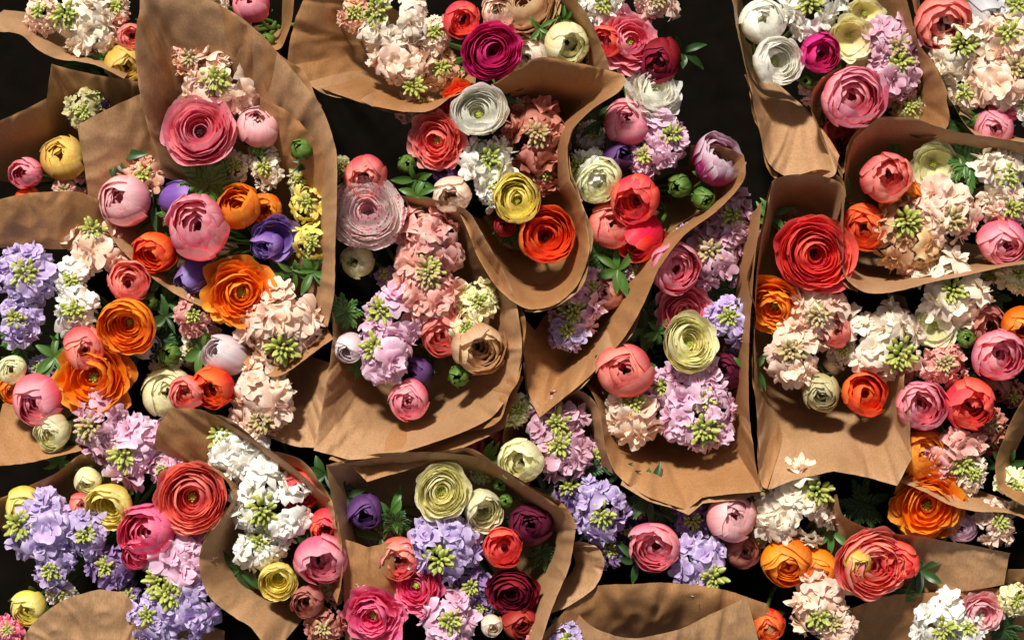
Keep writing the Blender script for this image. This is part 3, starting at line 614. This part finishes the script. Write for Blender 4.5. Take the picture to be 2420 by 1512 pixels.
wrap('long narrow '+WL+'around red tulip and pink buds', (1520,420), [
 ([(1222,735,0),(1240,850,10),(1250,930,20),(1275,985,40),(1330,940,60),(1400,880,70),(1470,800,85),(1510,730,95),(1550,640,100),(1610,560,100),(1690,500,100),(1750,430,105),(1748,375,100),(1700,350,80),(1630,345,50)],
  [(1265,780,-30),(1290,810,-50),(1315,830,-60),(1345,840),(1375,820),(1410,780),(1440,730),(1465,680),(1490,630),(1530,580),(1590,535),(1650,500),(1690,440),(1680,400),(1640,380)], dict(ih=-80)),])
wrap(WL+'around pink and lilac stocks', (1610,850), [
 ([(1320,925,10),(1385,910,30),(1418,980,50),(1430,1060,65),(1455,1120,70),(1520,1165,75),(1620,1200,80),(1655,1172,75),(1720,1162,75),(1792,1157,80),(1775,1060,75),(1765,960,70),(1766,800,80),(1775,650,90),(1792,480,90)],
  [(1390,880),(1430,900),(1445,950),(1465,1000),(1500,1025),(1540,1050),(1600,1065),(1640,1070),(1690,1050),(1720,1020),(1730,980),(1735,900),(1735,800),(1735,650),(1740,560)], dict(ih=-80)),])
wrap('tall '+WL+'around red ranunculus and cream stocks', (1950,800), [
 ([(1988,650,60),(1985,520,80),(1978,440,90),(1900,418,90),(1825,430,90),(1800,520,90),(1780,640,90),(1775,780,85),(1778,920,85),(1785,1040,85),(1792,1150,85),(1870,1130,85),(1960,1108,85),(2030,1122,85),(2110,1142,85),(2145,1080,80),(2140,980,70),(2130,900,50),(2150,840,20)],
  [(1960,650),(1960,570),(1945,520),(1900,510),(1860,530),(1835,590),(1810,660),(1800,760),(1812,850),(1835,920),(1880,965),(1930,985),(1990,990),(2040,990),(2080,970),(2100,940),(2110,900),(2105,860),(2100,820)], dict(ih=-85)),])
wrap(WL+'around orange ranunculus and peach stocks', (2200,500), [
 ([(2450,350),(2330,328),(2230,313),(2140,283),(2065,285),(2010,335),(1988,430),(1982,560),(1986,650),(2030,690),(2090,692),(2180,670),(2280,650),(2360,632),(2450,622)],
  [(2450,420),(2350,395),(2240,375),(2150,375),(2090,375),(2040,410),(2015,470),(2010,540),(2020,590),(2050,625),(2110,640),(2190,635),(2280,615),(2360,605),(2450,600)], dict(rh=85,ih=-80)),])
wrap(WL+'with hanging curl around white ranunculus', (1860,80), [
 ([(1712,-40,80),(1740,90,80),(1760,190,80),(1782,290,80),(1808,385,70),(1850,418,60),(1910,428,60),(1960,420,60),(1980,370,50)],
  [(1760,-40),(1765,80),(1785,170),(1820,215),(1855,225),(1885,230),(1905,240),(1915,240),(1925,250)], dict(ih=-60)),])
wrap(WL+'around mauve stocks and pink ranunculus', (2050,200), [
 ([(1985,425,60),(1945,355,60),(1915,290,65),(1908,235,70),(1935,190,60),(1990,155,20)], [(2010,380,-80),(1985,330,-80),(1960,290,-80),(1950,250,-80),(1970,220,-70),(2000,190,-70)], {}),
 ([(2120,-40,70),(2148,50,70),(2165,105,70),(2198,155,70),(2222,225,70),(2232,300,70),(2180,330,40),(2080,300,20),(1990,420,0)], [(2090,-30),(2100,50),(2110,100),(2130,150),(2140,200),(2130,250),(2100,270),(2060,290),(2010,330)], dict(ih=-100)),])
wrap(WL+'around cream and peach stocks', (2320,150), [
 ([(2135,-40,50),(2170,60,40),(2190,110,30),(2225,170,30),(2245,240,40),(2300,322,60),(2440,345,60)], [(2200,-30),(2215,60),(2230,110),(2250,170),(2270,220),(2310,280),(2440,310)], dict(ih=-80)),])
wrap(WL+'around pink and orange ranunculus with dusty stocks', (2250,880), [
 ([(2098,690,20),(2120,740,30),(2150,785,30),(2200,812,0)], [(2170,700),(2180,730),(2200,750),(2230,770)], dict(ih=-90)),
 ([(2440,900,60),(2400,960,60),(2365,1030,60),(2345,1100,60),(2362,1160,60),(2440,1205,60)], [(2470,940,-20),(2450,990,-20),(2430,1040,-20),(2410,1090,-20),(2420,1120,-20),(2470,1150,-20)], dict(flat=True)),
 ([(2100,1128,30),(2180,1160,50),(2240,1190,60),(2300,1205,60),(2380,1212,50),(2450,1235,40)], [(2150,1110,-40),(2200,1120,-40),(2260,1140,-40),(2320,1160,-40),(2390,1185,-40),(2450,1200,-40)], dict(flat=True)),])
wrap('long sideways '+WL+'around coral ranunculus', (1960,1360), [
 ([(1972,1165,60),(1990,1215,60),(2060,1248,60),(2180,1264,60),(2290,1285,60),(2382,1302,60)], [(1900,1300,-90),(1940,1410,-90),(2040,1425,-80),(2160,1410,-30),(2290,1398,0),(2376,1382,20)], dict(flat=True,prof=0.6)),
 ([(2000,1445,0),(2100,1412,10),(2230,1402,0),(2450,1385,0)], [(2020,1560),(2100,1560),(2230,1560),(2450,1560)], dict(flat=True,ih=-60)),
 ([(2385,1345,20),(2450,1345,20)], [(2385,1400,-20),(2450,1400,-20)], dict(flat=True)),])
wrap(WL+'around dusty mauve stock and cream bud', (1320,1040), [
 ([(1205,960,0),(1188,1040,0),(1195,1110,10),(1250,1150,10)], [(1240,980),(1225,1040),(1230,1080),(1265,1110)], dict(ih=-80)),
 ([(1300,925,20),(1370,922,30),(1412,960,30),(1428,1040,30),(1450,1120,20)], [(1300,960),(1340,965),(1370,990),(1390,1040),(1400,1100)], dict(ih=-80)),])
wrap(WL+'with long folds below lilac stocks', (1620,1280), [
 ([(1280,1500,20),(1365,1405,40),(1430,1378,50),(1560,1371,50),(1690,1388,50),(1812,1425,50),(1842,1500,30)], [(1330,1640,-60),(1400,1610,-80),(1470,1600,-100),(1570,1600,-110),(1680,1600,-100),(1760,1600,-60),(1830,1620,-30)], dict(flat=True,prof=1.5)),
 ([(1355,1440,10),(1400,1478,45),(1480,1500,55),(1570,1490,55),(1650,1462,55),(1720,1425,55),(1762,1404,50)], [(1380,1620,0),(1430,1620,10),(1500,1620,10),(1580,1620,10),(1660,1620,10),(1740,1600,10),(1800,1540,20)], dict(flat=True,wr=.6)),])

# ------------------------------------------------------------------ dark floor below
T_ = NT('floor_dark')
tc = T_.n('ShaderNodeTexCoord'); nz = T_.n('ShaderNodeTexNoise'); nz.inputs['Scale'].default_value = 40
T_.l(tc.outputs['Object'], nz.inputs['Vector'])
c = T_.mix(nz.outputs[0], (0.002, 0.0015, 0.001, 1), (0.008, 0.006, 0.004, 1))
bs = T_.n('ShaderNodeBsdfPrincipled'); T_.l(c, bs.inputs['Base Color']); bs.inputs['Roughness'].default_value = 0.95
bs.inputs['Specular IOR Level'].default_value = 0.02
o_ = T_.n('ShaderNodeOutputMaterial'); T_.l(bs.outputs[0], o_.inputs[0])
me = bpy.data.meshes.new('ground'); z = (BASE_H-2)*U
me.from_pydata([(-6, -6, z), (6, -6, z), (6, 6, z), (-6, 6, z)], [], [(0, 1, 2, 3)]); me.materials.append(T_.m)
g = bpy.data.objects.new('ground', me); coll.objects.link(g); g['kind'] = 'structure'; g['label'] = 'dark ground beneath the bouquets'; g['category'] = 'ground'

# ------------------------------------------------------------------ light, world, camera
sd = Vector((0.20, -0.62, -0.78))
ld = bpy.data.lights.new('sun', 'SUN'); ld.energy = 5.0; ld.angle = D(6.0); ld.color = (1.0, 0.95, 0.87)
lo = bpy.data.objects.new('sun', ld); coll.objects.link(lo); lo.rotation_euler = sd.to_track_quat('-Z', 'Y').to_euler()
w = bpy.data.worlds.new('World'); scene.world = w; w.use_nodes = True
nt = w.node_tree; bg = nt.nodes['Background']; sky = nt.nodes.new('ShaderNodeTexSky'); sky.sky_type = 'NISHITA'
sky.sun_disc = False; sky.sun_elevation = D(50); sky.sun_rotation = D(-18)
hsv = nt.nodes.new('ShaderNodeHueSaturation'); hsv.inputs['Saturation'].default_value = 0.15
nt.links.new(sky.outputs[0], hsv.inputs['Color']); nt.links.new(hsv.outputs[0], bg.inputs[0]); bg.inputs[1].default_value = 0.065
cd = bpy.data.cameras.new('camera'); cam = bpy.data.objects.new('camera', cd); coll.objects.link(cam)
HC = 6000
cam.location = (0, 0, HC*U); cd.sensor_width = 36; cd.lens = 36*(HC-30)/2420; cd.clip_end = 100
scene.camera = cam
scene.view_settings.view_transform = 'Standard'; scene.view_settings.look = 'None'; scene.view_settings.exposure = 0
